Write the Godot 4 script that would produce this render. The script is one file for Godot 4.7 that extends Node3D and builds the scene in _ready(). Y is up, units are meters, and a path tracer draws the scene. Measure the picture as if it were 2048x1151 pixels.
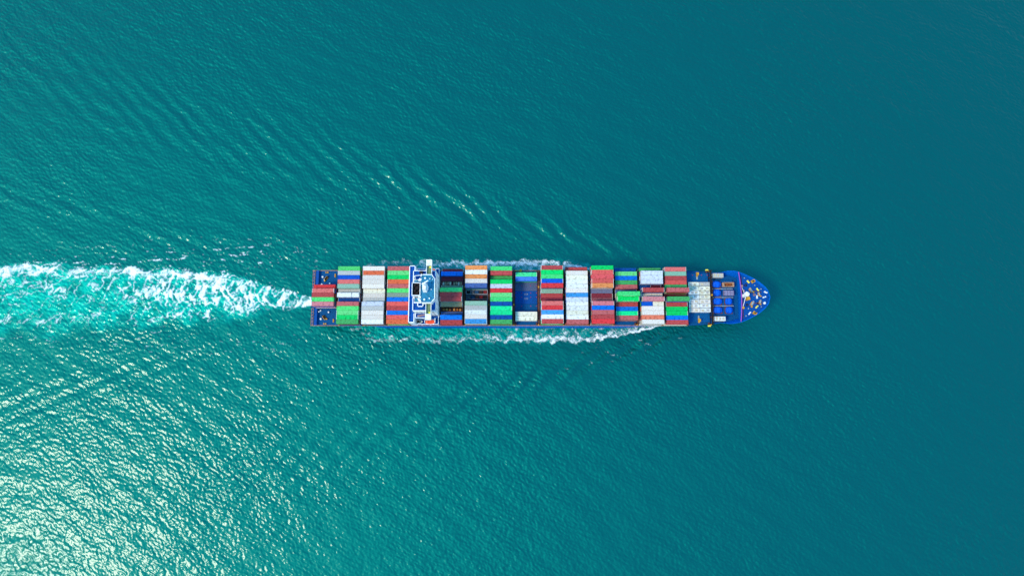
extends Node3D
# A container ship under way at sea, seen from a drone. Metres; y up; the ship sails towards +x, starboard is +z, water at y = 0.

const DECK := 14.0
const HATCH := 16.0
const TIER := 2.6
const PITCH := 2.5
var taken := {}
var mats := {}
var rng := RandomNumberGenerator.new()
var n_swell := FastNoiseLite.new()
var n_chop := FastNoiseLite.new()
var n_ripple := FastNoiseLite.new()
var n_warp := FastNoiseLite.new()
var n_mass := FastNoiseLite.new()
var n_fine := FastNoiseLite.new()
var dirt_tex: NoiseTexture2D
var rust_tex: NoiseTexture2D
var ship: Node3D

func _ready() -> void:
	rng.seed = 7
	# ---- camera, sky, sun, exposure
	var cam := Camera3D.new()
	cam.name = "camera"
	cam.fov = 45.68
	cam.near = 1.0
	cam.far = 20000.0
	add_child(cam)
	cam.position = Vector3(0, 403.7, 55.52)
	cam.rotation_degrees = Vector3(-81.05, 0, 0)
	cam.current = true
	var env := Environment.new()
	env.tonemap_mode = Environment.TONE_MAPPER_LINEAR
	env.tonemap_exposure = 2.6
	env.background_mode = Environment.BG_SKY
	var sm := ProceduralSkyMaterial.new()
	sm.sky_top_color = Color(0.25, 0.58, 0.80)
	sm.sky_horizon_color = Color(0.94, 0.96, 0.96)
	sm.sky_curve = 0.15
	sm.ground_bottom_color = Color(0.05, 0.25, 0.3)
	sm.ground_horizon_color = Color(0.6, 0.72, 0.8)
	var sky := Sky.new()
	sky.sky_material = sm
	env.sky = sky
	env.sdfgi_enabled = true
	env.ssao_enabled = true
	env.ssil_enabled = true
	var we := WorldEnvironment.new()
	we.name = "environment"
	we.environment = env
	add_child(we)
	var sun := DirectionalLight3D.new()
	sun.name = "sun"
	sun.light_energy = 0.46
	sun.light_color = Color(1.0, 0.95, 0.85)
	sun.light_angular_distance = 14.0
	sun.shadow_enabled = true
	add_child(sun)
	sun.look_at_from_position(Vector3(-57.0, 79.0, 25.0), Vector3.ZERO, Vector3.UP)
	# ---- setting, ship, cargo, foam
	for a in [[n_swell, 11, 1], [n_chop, 12, 2], [n_ripple, 13, 2], [n_warp, 14, 3], [n_mass, 15, 3], [n_fine, 16, 2]]:
		var n: FastNoiseLite = a[0]
		n.seed = a[1]
		n.noise_type = FastNoiseLite.TYPE_SIMPLEX_SMOOTH
		n.frequency = 1.0
		n.fractal_type = FastNoiseLite.FRACTAL_FBM
		n.fractal_octaves = a[2]
	make_textures()
	build_sea()
	build_ship()
	build_cargo()
	build_boats()
	build_foam()

# ------------------------------------------------------------------ helpers
func numbered(called: String) -> String:
	var k: int = taken.get(called, 0)
	taken[called] = k + 1
	return called if k == 0 else "%s_%03d" % [called, k]

func tag(o: Node, label: String, category: String, group := "", kind := "") -> void:
	if label: o.set_meta("label", label)
	if category: o.set_meta("category", category)
	if group: o.set_meta("group", group)
	if kind: o.set_meta("kind", kind)

func thing(called: String, label: String, category: String, at := Vector3.ZERO, turn := 0.0, group := "") -> Node3D:
	var o := Node3D.new()
	o.name = numbered(called)
	add_child(o)
	o.position = at
	o.rotation.y = turn
	tag(o, label, category, group)
	return o

func mb() -> SurfaceTool:
	var st := SurfaceTool.new()
	st.begin(Mesh.PRIMITIVE_TRIANGLES)
	return st

func tri(st: SurfaceTool, a: Vector3, b: Vector3, c: Vector3, out: Vector3) -> void:
	var n := (b - a).cross(c - a)
	if n.length_squared() < 1e-12:
		return
	n = n.normalized()
	if n.dot(out) > 0.0:   # counter-clockwise seen from outside: turn it round
		st.set_normal(n); st.add_vertex(a)
		st.set_normal(n); st.add_vertex(c)
		st.set_normal(n); st.add_vertex(b)
	else:
		st.set_normal(-n); st.add_vertex(a)
		st.set_normal(-n); st.add_vertex(b)
		st.set_normal(-n); st.add_vertex(c)

func quad(st: SurfaceTool, a: Vector3, b: Vector3, c: Vector3, d: Vector3, out: Vector3) -> void:
	tri(st, a, b, c, out)
	tri(st, a, c, d, out)

func box(st: SurfaceTool, c: Vector3, s: Vector3, turn := 0.0) -> void:
	var h := s * 0.5
	var bs := Basis(Vector3.UP, turn)
	var p: Array[Vector3] = []
	for i in 8:
		p.append(c + bs * Vector3(h.x * (1 if i & 1 else -1), h.y * (1 if i & 2 else -1), h.z * (1 if i & 4 else -1)))
	quad(st, p[0], p[1], p[3], p[2], bs * Vector3(0, 0, -1))
	quad(st, p[4], p[5], p[7], p[6], bs * Vector3(0, 0, 1))
	quad(st, p[0], p[2], p[6], p[4], bs * Vector3(-1, 0, 0))
	quad(st, p[1], p[3], p[7], p[5], bs * Vector3(1, 0, 0))
	quad(st, p[2], p[3], p[7], p[6], Vector3.UP)
	quad(st, p[0], p[1], p[5], p[4], Vector3.DOWN)

# a box whose top face is smaller (or longer) than its foot
func taper(st: SurfaceTool, c: Vector3, s: Vector3, top: Vector2, shift := Vector2.ZERO) -> void:
	var lo: Array[Vector3] = []
	var hi: Array[Vector3] = []
	for k in [[-1, -1], [1, -1], [1, 1], [-1, 1]]:
		lo.append(c + Vector3(s.x * 0.5 * k[0], -s.y * 0.5, s.z * 0.5 * k[1]))
		hi.append(c + Vector3(top.x * 0.5 * k[0] + shift.x, s.y * 0.5, top.y * 0.5 * k[1] + shift.y))
	for k in 4:
		var m := (k + 1) % 4
		quad(st, lo[k], lo[m], hi[m], hi[k], (lo[k] + lo[m]) * 0.5 - Vector3(c.x, lo[k].y, c.z))
	quad(st, hi[0], hi[1], hi[2], hi[3], Vector3.UP)
	quad(st, lo[0], lo[1], lo[2], lo[3], Vector3.DOWN)

func prism(st: SurfaceTool, pts: PackedVector2Array, y0: float, y1: float) -> void:
	var mid := Vector2.ZERO
	for p in pts: mid += p
	mid /= pts.size()
	for k in pts.size():
		var a := pts[k]
		var b := pts[(k + 1) % pts.size()]
		var o := (a + b) * 0.5 - mid
		quad(st, Vector3(a.x, y0, a.y), Vector3(b.x, y0, b.y), Vector3(b.x, y1, b.y), Vector3(a.x, y1, a.y), Vector3(o.x, 0, o.y))
	var ix := Geometry2D.triangulate_polygon(pts)
	for k in range(0, ix.size(), 3):
		for yy in [[y1, Vector3.UP], [y0, Vector3.DOWN]]:
			tri(st, Vector3(pts[ix[k]].x, yy[0], pts[ix[k]].y), Vector3(pts[ix[k + 1]].x, yy[0], pts[ix[k + 1]].y), Vector3(pts[ix[k + 2]].x, yy[0], pts[ix[k + 2]].y), yy[1])

func tube(st: SurfaceTool, a: Vector3, b: Vector3, r0: float, r1: float, n := 10) -> void:
	var w := (b - a).normalized()
	var u := w.cross(Vector3.UP if absf(w.y) < 0.9 else Vector3.RIGHT).normalized()
	var v := w.cross(u)
	for k in n:
		var f0 := TAU * k / n
		var f1 := TAU * (k + 1) / n
		var d0 := u * cos(f0) + v * sin(f0)
		var d1 := u * cos(f1) + v * sin(f1)
		quad(st, a + d0 * r0, a + d1 * r0, b + d1 * r1, b + d0 * r1, d0 + d1)
		tri(st, a, a + d0 * r0, a + d1 * r0, -w)
		tri(st, b, b + d0 * r1, b + d1 * r1, w)

func dome(st: SurfaceTool, c: Vector3, r: Vector3, power := 2.0, n := 16, rings := 7, rough := 0.0) -> void:
	var at := func(i: int, k: int) -> Vector3:
		var e := (PI * 0.5) * i / rings
		var f := TAU * k / n
		var ce := pow(absf(cos(e)), 2.0 / power)
		var se := pow(absf(sin(e)), 2.0 / power)
		var x := signf(cos(f)) * pow(absf(cos(f)), 2.0 / power)
		var z := signf(sin(f)) * pow(absf(sin(f)), 2.0 / power)
		var q := Vector3(x * ce * r.x, se * r.y, z * ce * r.z)
		return c + q * (1.0 + rough * n_fine.get_noise_2d(q.x * 1.3 + c.x, q.z * 1.3 + c.z + q.y))
	for i in rings:
		for k in n:
			var a: Vector3 = at.call(i, k)
			var b: Vector3 = at.call(i, k + 1)
			var d: Vector3 = at.call(i + 1, k)
			var e2: Vector3 = at.call(i + 1, k + 1)
			quad(st, a, b, e2, d, (a + e2) * 0.5 - c + Vector3(0, 0.01, 0))

func put(st: SurfaceTool, called: String, m: Material, parent: Node = null) -> MeshInstance3D:
	var o := MeshInstance3D.new()
	o.mesh = st.commit()
	o.material_override = m
	if parent == null:
		o.name = numbered(called)
		add_child(o)
	else:
		o.name = called
		parent.add_child(o, true)
	return o

func put_mesh(mesh: Mesh, called: String, m: Material, parent: Node, at := Vector3.ZERO, turn := 0.0) -> MeshInstance3D:
	var o := MeshInstance3D.new()
	o.mesh = mesh
	o.material_override = m
	o.name = called
	parent.add_child(o, true)
	o.position = at
	o.rotation.y = turn
	return o

func make_textures() -> void:
	var n := FastNoiseLite.new()
	n.seed = 31
	n.frequency = 0.02
	n.fractal_octaves = 5
	var g := Gradient.new()
	g.offsets = PackedFloat32Array([0.0, 0.24, 0.44, 1.0])
	g.colors = PackedColorArray([Color(0.66, 0.61, 0.56), Color(0.84, 0.82, 0.80), Color(0.96, 0.955, 0.95), Color(1, 1, 1)])
	dirt_tex = NoiseTexture2D.new()
	dirt_tex.width = 512
	dirt_tex.height = 512
	dirt_tex.seamless = true
	dirt_tex.noise = n
	dirt_tex.color_ramp = g
	var n2 := FastNoiseLite.new()
	n2.seed = 47
	n2.frequency = 0.022
	n2.fractal_octaves = 5
	var g2 := Gradient.new()
	g2.offsets = PackedFloat32Array([0.0, 0.14, 0.21, 0.42, 1.0])
	g2.colors = PackedColorArray([Color(0.40, 0.24, 0.14), Color(0.66, 0.47, 0.33), Color(0.90, 0.82, 0.74), Color(0.97, 0.95, 0.93), Color(1, 1, 1)])
	rust_tex = NoiseTexture2D.new()
	rust_tex.width = 512
	rust_tex.height = 512
	rust_tex.seamless = true
	rust_tex.noise = n2
	rust_tex.color_ramp = g2

func paint(called: String, c: Color, wear := 1, rough := 0.55, metal := 0.0) -> StandardMaterial3D:
	if mats.has(called):
		return mats[called]
	var m := StandardMaterial3D.new()
	m.resource_name = called
	m.albedo_color = c
	m.roughness = rough
	m.metallic = metal
	m.metallic_specular = 0.25 if rough > 0.3 else 0.5
	if wear > 0:
		m.albedo_texture = dirt_tex if wear == 1 else rust_tex
		m.uv1_triplanar = true
		m.uv1_world_triplanar = true
		m.uv1_scale = Vector3(0.06, 0.06, 0.06) if wear == 1 else Vector3(0.12, 0.12, 0.12)
	mats[called] = m
	return m

# ------------------------------------------------------------------ sea
func kelvin(x: float, z: float) -> float:
	var l := absf(z) - 14.0
	if l < 0.0 or x > 112.0:
		return 0.0
	var h := 0.0
	var d := 112.0 - x
	var q := l / (d + 6.0)
	if q < 0.62:
		var e := exp(-pow((q - 0.315) / 0.085, 2.0)) * smoothstep(4.0, 34.0, d) * exp(-d / (150.0 if z > 0.0 else 330.0)) * (1.7 if z > 0.0 else 1.1)
		if e > 0.01:
			var w := 1.4 * n_warp.get_noise_2d(x * 0.02, z * 0.02)
			var f := TAU * ((x * 0.70 + l * 0.714) / 8.5 + w * 0.35)
			h += 0.42 * e * sin(f) * (0.8 + 0.4 * n_mass.get_noise_2d(x * 0.03 + 9.0, z * 0.03))
	var d2 := -112.0 - x
	if d2 > 0.0:
		var q2 := (l + 6.0) / (d2 + 10.0)
		var e2 := exp(-pow((q2 - 0.29) / 0.07, 2.0)) * smoothstep(20.0, 80.0, d2)
		if e2 > 0.01:
			h += 0.11 * e2 * sin(TAU * (x * 0.40 + l * 0.916) / 8.0)
	return h

func sea_height(x: float, z: float) -> float:
	# swell, wind waves in two trains, ripples; crests run along the first coordinate of each sample
	var h := 0.20 * n_swell.get_noise_2d((x * 0.88 + z * 0.47) * 0.035, (-x * 0.47 + z * 0.88) * 0.085)
	var gust := 0.95 + 0.5 * n_warp.get_noise_2d(x * 0.008 + 3.0, z * 0.012)
	h += gust * 0.165 * n_chop.get_noise_2d((x * 0.93 + z * 0.36) * 0.19, (-x * 0.36 + z * 0.93) * 0.46)
	h += gust * 0.105 * n_chop.get_noise_2d((x * 0.30 + z * 0.95) * 0.27 + 40.0, (-x * 0.95 + z * 0.30) * 0.62)
	h += gust * 0.062 * n_ripple.get_noise_2d((x * 0.8 + z * 0.6) * 0.62, (-x * 0.6 + z * 0.8) * 1.05)
	return h + kelvin(x, z)

const WAKE := [[-116.0, -1.5, 3.2], [-120.0, -2.2, 3.4], [-132.5, -6.0, 5.2], [-156.5, -12.4, 9.2], [-171.5, -16.4, 11.6], [-186.5, -18.4, 13.8], [-216.5, -19.8, 15.4], [-246.0, -21.0, 16.8], [-276.0, -22.4, 17.8], [-306.0, -23.6, 18.2], [-420.0, -27.0, 22.0]]

func wake_t(x: float, z: float) -> float:
	for k in WAKE.size() - 1:
		var a: Array = WAKE[k]
		var b: Array = WAKE[k + 1]
		if x <= a[0] and x >= b[0]:
			var f: float = (x - a[0]) / (b[0] - a[0])
			var lo: float = lerpf(a[1], b[1], f)
			var hi: float = lerpf(a[2], b[2], f)
			return (z - lo) / (hi - lo)
	return -9.0

func hull_side(x: float) -> float:   # half breadth at the water
	if x < -116.0 or x > 131.0: return 0.0
	if x < -70.0: return 16.1 * smoothstep(-122.0, -74.0, x)
	if x < 60.0: return 16.1
	return 16.1 * (1.0 - pow((x - 60.0) / 71.0, 1.9))

# how full of air bubbles the water is: 0 clear, 1 milky turquoise
func bubbles(x: float, z: float) -> float:
	var b := 0.0
	if x < -116.0:
		var t := wake_t(x, z)
		if t > -0.5 and t < 2.2:
			var w := 0.22 * n_warp.get_noise_2d(x * 0.05, z * 0.05)
			b = smoothstep(-0.05, 0.12, t + w * 0.5) * (1.0 - smoothstep(0.75, 1.12, t + w))
			b *= 0.62 + 0.6 * n_mass.get_noise_2d(x * 0.07, z * 0.09) + 0.3 * n_fine.get_noise_2d(x * 0.3, z * 0.4)
	elif x < 92.0:
		var o := absf(z) - hull_side(x)
		var d := 92.0 - x
		var wide := 2.0 + 7.0 * smoothstep(0.0, 70.0, d)
		if o > -2.0 and o < wide * 1.6:
			var w2 := n_warp.get_noise_2d(x * 0.09, z * 0.09)
			b = (1.0 - smoothstep(0.55, 1.15, o / wide + 0.35 * w2)) * (0.55 + 0.5 * n_mass.get_noise_2d(x * 0.11, z * 0.13))
			b *= smoothstep(0.0, 20.0, d) * (1.0 - 0.45 * smoothstep(120.0, 205.0, d))
	return clampf(b, 0.0, 1.0)

func axis(lo: float, hi: float, step: float, far: float) -> PackedFloat32Array:
	var left := PackedFloat32Array()
	var s := step
	var p := lo
	while p > -far:
		s *= 1.28
		p -= s
		left.append(p)
	left.reverse()
	var n := int(round((hi - lo) / step))
	for k in n + 1:
		left.append(lo + (hi - lo) * k / n)
	s = step
	p = hi
	while p < far:
		s *= 1.28
		p += s
		left.append(p)
	return left

func build_sea() -> void:
	var xs := axis(-334.0, 334.0, 0.52, 7000.0)
	var zs := axis(-200.0, 160.0, 0.52, 7000.0)
	var nx := xs.size()
	var nz := zs.size()
	var hs := PackedFloat32Array()
	hs.resize(nx * nz)
	for j in nz:
		var z := zs[j]
		var oz := maxf(maxf(-200.0 - z, z - 160.0), 0.0)
		for i in nx:
			var x := xs[i]
			var out := maxf(maxf(absf(x) - 334.0, 0.0), oz)
			hs[j * nx + i] = sea_height(x, z) * clampf(1.0 - out / 30.0, 0.0, 1.0) if out < 30.0 else 0.0
	var v := PackedVector3Array()
	var nn := PackedVector3Array()
	var cc := PackedColorArray()
	v.resize(nx * nz)
	nn.resize(nx * nz)
	cc.resize(nx * nz)
	var deep := Color(0.0001, 0.115, 0.104)
	var milky := Color(0.005, 0.37, 0.30)
	for j in nz:
		var z := zs[j]
		var ja := maxi(j - 1, 0)
		var jb := mini(j + 1, nz - 1)
		var dz := zs[jb] - zs[ja]
		for i in nx:
			var x := xs[i]
			var ia := maxi(i - 1, 0)
			var ib := mini(i + 1, nx - 1)
			var k := j * nx + i
			v[k] = Vector3(x, hs[k], z)
			nn[k] = Vector3(-(hs[j * nx + ib] - hs[j * nx + ia]) / (xs[ib] - xs[ia]), 1.0, -(hs[jb * nx + i] - hs[ja * nx + i]) / dz).normalized()
			var c := deep
			if absf(z) < 70.0 and absf(x) < 420.0:
				var b := bubbles(x, z)
				if b > 0.0: c = c.lerp(milky, 0.8 * b)
			cc[k] = c
	var ix := PackedInt32Array()
	ix.resize((nx - 1) * (nz - 1) * 6)
	var at := 0
	for j in nz - 1:
		for i in nx - 1:
			var a := j * nx + i
			ix[at] = a; ix[at + 1] = a + 1; ix[at + 2] = a + nx + 1
			ix[at + 3] = a; ix[at + 4] = a + nx + 1; ix[at + 5] = a + nx
			at += 6
	var arr := []
	arr.resize(Mesh.ARRAY_MAX)
	arr[Mesh.ARRAY_VERTEX] = v
	arr[Mesh.ARRAY_NORMAL] = nn
	arr[Mesh.ARRAY_COLOR] = cc
	arr[Mesh.ARRAY_INDEX] = ix
	var am := ArrayMesh.new()
	am.add_surface_from_arrays(Mesh.PRIMITIVE_TRIANGLES, arr, [], {}, 0)
	var m := StandardMaterial3D.new()
	m.resource_name = "sea_water"
	m.vertex_color_use_as_albedo = true
	m.albedo_color = Color.WHITE
	m.roughness = 0.57
	m.metallic = 0.88
	m.metallic_specular = 0.1
	m.clearcoat_enabled = true
	m.clearcoat = 0.25
	m.clearcoat_roughness = 0.13
	var o := MeshInstance3D.new()
	o.name = "sea"
	o.mesh = am
	o.material_override = m
	add_child(o)
	tag(o, "teal green sea with wind waves and sun glitter around the ship", "sea", "", "structure")

# ------------------------------------------------------------------ ship
func pick(table: Array, x: float) -> float:
	if x <= table[0][0]: return table[0][1]
	for k in table.size() - 1:
		if x <= table[k + 1][0]:
			return lerpf(table[k][1], table[k + 1][1], (x - table[k][0]) / (table[k + 1][0] - table[k][0]))
	return table[-1][1]

const HALF_DECK := [[-115.5, 15.9], [-112.0, 16.1], [98.0, 16.1], [108.0, 15.8], [116.0, 14.9], [124.0, 13.5], [130.0, 11.9], [135.0, 9.6], [140.0, 6.5], [144.0, 3.2], [146.0, 1.2], [146.6, 0.05]]
const HALF_TOP := [[-115.5, 15.9], [-112.0, 16.1], [98.0, 16.1], [110.0, 16.2], [118.0, 16.1], [124.0, 15.6], [129.6, 14.5], [133.0, 13.2], [136.5, 11.5], [139.5, 9.9], [142.4, 7.8], [144.6, 5.7], [146.3, 3.5], [146.9, 1.6], [147.1, 0.1]]

func top_y(x: float) -> float:
	return DECK + 4.5 * smoothstep(115.0, 129.0, x)

func outline(table: Array, x0: float, x1: float, inset: float) -> PackedVector2Array:
	var xs: Array[float] = [x0]
	for t in table:
		if t[0] > x0 + 0.2 and t[0] < x1 - 0.2: xs.append(t[0])
	xs.append(x1)
	var pts := PackedVector2Array()
	for x in xs: pts.append(Vector2(x, -maxf(pick(table, x) - inset, 0.04)))
	xs.reverse()
	for x in xs: pts.append(Vector2(x, maxf(pick(table, x) - inset, 0.04)))
	return pts

# a white railing: posts, two thin rails and a broad cap along a polyline
func railing(pts: Array, y: float, m: Material, parent: Node, high := 1.05, cap := 0.24, solid := false) -> void:
	var st := mb()
	for k in pts.size() - 1:
		var a: Vector2 = pts[k]
		var b: Vector2 = pts[k + 1]
		var l := a.distance_to(b)
		var turn := -atan2(b.y - a.y, b.x - a.x)
		var mid := (a + b) * 0.5
		box(st, Vector3(mid.x, y + high, mid.y), Vector3(l + cap, 0.12, cap), turn)
		if solid:
			box(st, Vector3(mid.x, y + high * 0.5 - 0.03, mid.y), Vector3(l, high - 0.06, 0.1), turn)
			continue
		for f in [0.33, 0.66]:
			box(st, Vector3(mid.x, y + high * f, mid.y), Vector3(l, 0.05, 0.06), turn)
		var n := maxi(1, int(l / 1.6))
		for q in n + 1:
			var p := a.lerp(b, float(q) / n)
			box(st, Vector3(p.x, y + high * 0.5 - 0.03, p.y), Vector3(0.08, high - 0.06, 0.08), turn)
	put(st, "railing", m, parent)

func winch(parent: Node, at: Vector3, turn: float, size: float, frame_m: Material, drum_m: Material) -> void:
	var st := mb()
	box(st, Vector3(0, 0.25, 0) * size, Vector3(1.7, 0.5, 2.6) * size)
	box(st, Vector3(0, 0.75, 1.15) * size, Vector3(1.0, 1.0, 0.25) * size)
	box(st, Vector3(0, 0.75, -1.15) * size, Vector3(1.0, 1.0, 0.25) * size)
	box(st, Vector3(0.55, 0.8, 1.75) * size, Vector3(0.8, 0.9, 0.8) * size)
	var w := put(st, "winch", frame_m, parent)
	w.position = at
	w.rotation.y = turn
	var d := mb()
	tube(d, Vector3(0, 0.95, -1.0) * size, Vector3(0, 0.95, 1.0) * size, 0.5 * size, 0.5 * size, 12)
	tube(d, Vector3(0, 0.95, -1.7) * size, Vector3(0, 0.95, -1.3) * size, 0.62 * size, 0.42 * size, 12)
	for z in [-0.95, 0.85]:
		tube(d, Vector3(0, 0.95, z) * size, Vector3(0, 0.95, z + 0.1) * size, 0.8 * size, 0.8 * size, 14)
	put(d, "drum", drum_m, w)

func bollard(parent: Node, at: Vector3, turn: float, m: Material) -> void:
	var st := mb()
	box(st, Vector3(0, 0.08, 0), Vector3(1.9, 0.16, 0.7))
	for x in [-0.55, 0.55]:
		tube(st, Vector3(x, 0.16, 0), Vector3(x, 0.85, 0), 0.24, 0.24, 10)
		tube(st, Vector3(x, 0.85, 0), Vector3(x, 1.0, 0), 0.32, 0.32, 10)
	var o := put(st, "bollard", m, parent)
	o.position = at
	o.rotation.y = turn

func vent(parent: Node, at: Vector3, r: float, high: float, m: Material) -> void:
	var st := mb()
	tube(st, Vector3.ZERO, Vector3(0, high, 0), r * 0.6, r * 0.6, 10)
	dome(st, Vector3(0, high, 0), Vector3(r, r * 0.6, r), 2.0, 12, 4)
	tube(st, Vector3(0, high - 0.05, 0), Vector3(0, high, 0), r, r, 12)
	put(st, "ventilator", m, parent).position = at

func build_ship() -> void:
	ship = thing("container_ship", "long blue container ship under way, laden with coloured containers", "container ship")
	var hull_m := paint("hull_blue", Color(0.0, 0.36, 0.72), 1, 0.45)
	var deck_m := paint("deck_blue", Color(0.0, 0.30, 0.52), 2, 0.75)
	var fore_m := paint("forecastle_blue", Color(0.0, 0.28, 0.58), 2, 0.65)
	var white_m := paint("white_paint", Color(0.92, 0.92, 0.91), 1, 0.5)
	var rail_m := paint("rail_white", Color(0.93, 0.93, 0.93), 0, 0.5)
	var tan_m := paint("primer_tan", Color(0.66, 0.50, 0.45), 1, 0.7)
	var gold_m := paint("gear_gold", Color(0.80, 0.58, 0.18), 1, 0.55)
	var yellow_m := paint("yellow_paint", Color(0.93, 0.86, 0.30), 0, 0.5)
	var grey_m := paint("gear_grey", Color(0.60, 0.63, 0.66), 1, 0.5)
	var dark_m := paint("dark_steel", Color(0.16, 0.13, 0.13), 2, 0.8)
	var brown_m := paint("brown_steel", Color(0.40, 0.26, 0.22), 2, 0.8)
	var teal_m := paint("compass_deck_teal", Color(0.16, 0.47, 0.60), 1, 0.65)
	var bluedeck_m := paint("house_deck_blue", Color(0.0, 0.30, 0.62), 1, 0.65)
	var olive_m := paint("wing_floor_olive", Color(0.42, 0.50, 0.36), 1, 0.7)
	var glass_m := paint("window_glass", Color(0.05, 0.08, 0.10), 0, 0.08)
	var pink_m := paint("breakwater_magenta", Color(0.62, 0.30, 0.62), 0, 0.6)
	# hull shell
	var st := mb()
	var xs: Array[float] = []
	var x := -115.5
	while x < 60.0:
		xs.append(x); x += 4.0
	while x < 147.1:
		xs.append(x); x += 1.5
	xs.append(147.1)
	var level := func(xx: float, k: int) -> Vector2:   # (half breadth, height)
		var wl := hull_side(xx)
		var dk: float = pick(HALF_DECK, xx)
		match k:
			0: return Vector2(wl * 0.85, -5.0)
			1: return Vector2(wl, 0.0)
			2: return Vector2(lerpf(wl, dk, 0.42), 5.0)
			3: return Vector2(lerpf(wl, dk, 0.78), 10.0)
			4: return Vector2(dk, DECK)
		return Vector2(lerpf(dk, pick(HALF_TOP, xx), smoothstep(0.0, 1.0, (top_y(xx) - DECK) / 4.5)), top_y(xx) + 0.02)
	for i in xs.size() - 1:
		for k in 5:
			var a: Vector2 = level.call(xs[i], k)
			var b: Vector2 = level.call(xs[i + 1], k)
			var c: Vector2 = level.call(xs[i + 1], k + 1)
			var d: Vector2 = level.call(xs[i], k + 1)
			for s in [-1.0, 1.0]:
				quad(st, Vector3(xs[i], a.y, a.x * s), Vector3(xs[i + 1], b.y, b.x * s), Vector3(xs[i + 1], c.y, c.x * s), Vector3(xs[i], d.y, d.x * s), Vector3(0.2, 0, s))
	for k in 5:
		var a: Vector2 = level.call(-115.5, k)
		var d: Vector2 = level.call(-115.5, k + 1)
		quad(st, Vector3(-115.5, a.y, -a.x), Vector3(-115.5, a.y, a.x), Vector3(-115.5, d.y, d.x), Vector3(-115.5, d.y, -d.x), Vector3(-1, 0, 0))
	put(st, "hull", hull_m, ship)
	# decks
	st = mb()
	prism(st, outline(HALF_DECK, -115.4, 131.0, 0.12), DECK - 0.35, DECK - 0.08)
	put(st, "main_deck", deck_m, ship)
	st = mb()
	var half_fore: Array = []
	for t in HALF_TOP:
		half_fore.append([t[0] - (0.25 if t[0] > 147.0 else 0.0), lerpf(pick(HALF_DECK, t[0]), t[1], 0.72)])
	prism(st, outline(half_fore, 130.3, 146.7, 0.1), 17.0, 17.3)
	var fore := put(st, "forecastle_deck", fore_m, ship)
	st = mb()
	box(st, Vector3(130.15, 15.6, 0), Vector3(0.25, 3.3, 25.0))
	put(st, "forecastle_bulkhead", hull_m, ship)
	# caps along the edge of the deck
	for s in [-1.0, 1.0]:
		st = mb()
		for k in 27:
			box(st, Vector3(-111.5 + k * 8.0 - 0.01, DECK + 0.5, 15.98 * s), Vector3(7.96, 0.12, 0.34))
			for q in 4:
				box(st, Vector3(-114.5 + k * 8.0 + q * 2.0, DECK + 0.2, 15.98 * s), Vector3(0.1, 0.5, 0.1))
		put(st, "deck_edge_rail", tan_m, ship)
		st = mb()
		for i in range(xs.size() - 1):
			if xs[i] < 116.0: continue
			var a: Vector2 = level.call(xs[i], 5)
			var b: Vector2 = level.call(xs[i + 1], 5)
			var p := Vector2(xs[i], a.x * s)
			var q := Vector2(xs[i + 1], b.x * s)
			var m := (p + q) * 0.5
			box(st, Vector3(m.x, (a.y + b.y) * 0.5 + 0.06, m.y), Vector3(p.distance_to(q) + 0.05, 0.14, 0.32), -atan2(q.y - p.y, q.x - p.x))
		put(st, "bulwark_cap", hull_m, ship)
	# breakwater across the forecastle, slightly bowed
	st = mb()
	var cap := mb()
	for k in 16:
		var z0 := -14.2 + k * 28.4 / 16.0
		var z1 := z0 + 28.4 / 16.0
		var p := Vector2(130.6 - 0.0052 * z0 * z0, z0)
		var q := Vector2(130.6 - 0.0052 * z1 * z1, z1)
		var m := (p + q) * 0.5
		var turn := -atan2(q.y - p.y, q.x - p.x)
		box(st, Vector3(m.x, 18.3, m.y), Vector3(p.distance_to(q) + 0.02, 2.0, 0.16), turn)
		box(cap, Vector3(m.x, 19.37, m.y), Vector3(p.distance_to(q) + 0.04, 0.14, 0.42), turn)
	var bw := put(st, "breakwater", hull_m, ship)
	put(cap, "cap_rail", pink_m, bw)
	# gear on the forecastle
	for a in [[136.7, -3.9, 0.55], [136.9, 3.9, -0.55], [141.3, -1.6, 0.3], [141.6, 2.9, -0.25]]:
		winch(ship, Vector3(a[0], 17.3, a[1]), a[2], 0.95 if a[0] < 140 else 0.75, gold_m, grey_m)
	for a in [[135.4, -8.9, -0.9], [135.3, 9.3, 0.9], [140.6, -4.4, -0.9], [140.0, -0.1, 1.5], [145.1, -2.8, -0.4], [144.2, 0.0, 0.3], [139.6, 5.6, 0.8]]:
		bollard(ship, Vector3(a[0], 17.3, a[1]), a[2], [white_m, yellow_m, grey_m][absi(int(a[0] * 3.0)) % 3])
	for s in [-1.0, 1.0]:   # roller fairleads by the bulwark
		st = mb()
		box(st, Vector3(0, 0.2, 0), Vector3(2.2, 0.4, 1.7))
		box(st, Vector3(-0.85, 0.7, 0), Vector3(0.3, 0.9, 1.5))
		box(st, Vector3(0.85, 0.7, 0), Vector3(0.3, 0.9, 1.5))
		var fl := put(st, "roller_fairlead", gold_m, ship)
		fl.position = Vector3(138.2, 17.3, 9.2 * s)
		fl.rotation.y = -0.6 * s
		st = mb()
		tube(st, Vector3(0, 0.4, 0), Vector3(0, 1.3, 0), 0.34, 0.34, 10)
		put(st, "roller", dark_m, fl)
	st = mb()
	tube(st, Vector3(144.1, 17.3, 3.4), Vector3(144.1, 18.0, 3.4), 0.75, 0.7, 14)
	dome(st, Vector3(144.1, 18.0, 3.4), Vector3(0.7, 0.35, 0.7), 2.0, 14, 4)
	put(st, "hatch_dome", white_m, ship)
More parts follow.
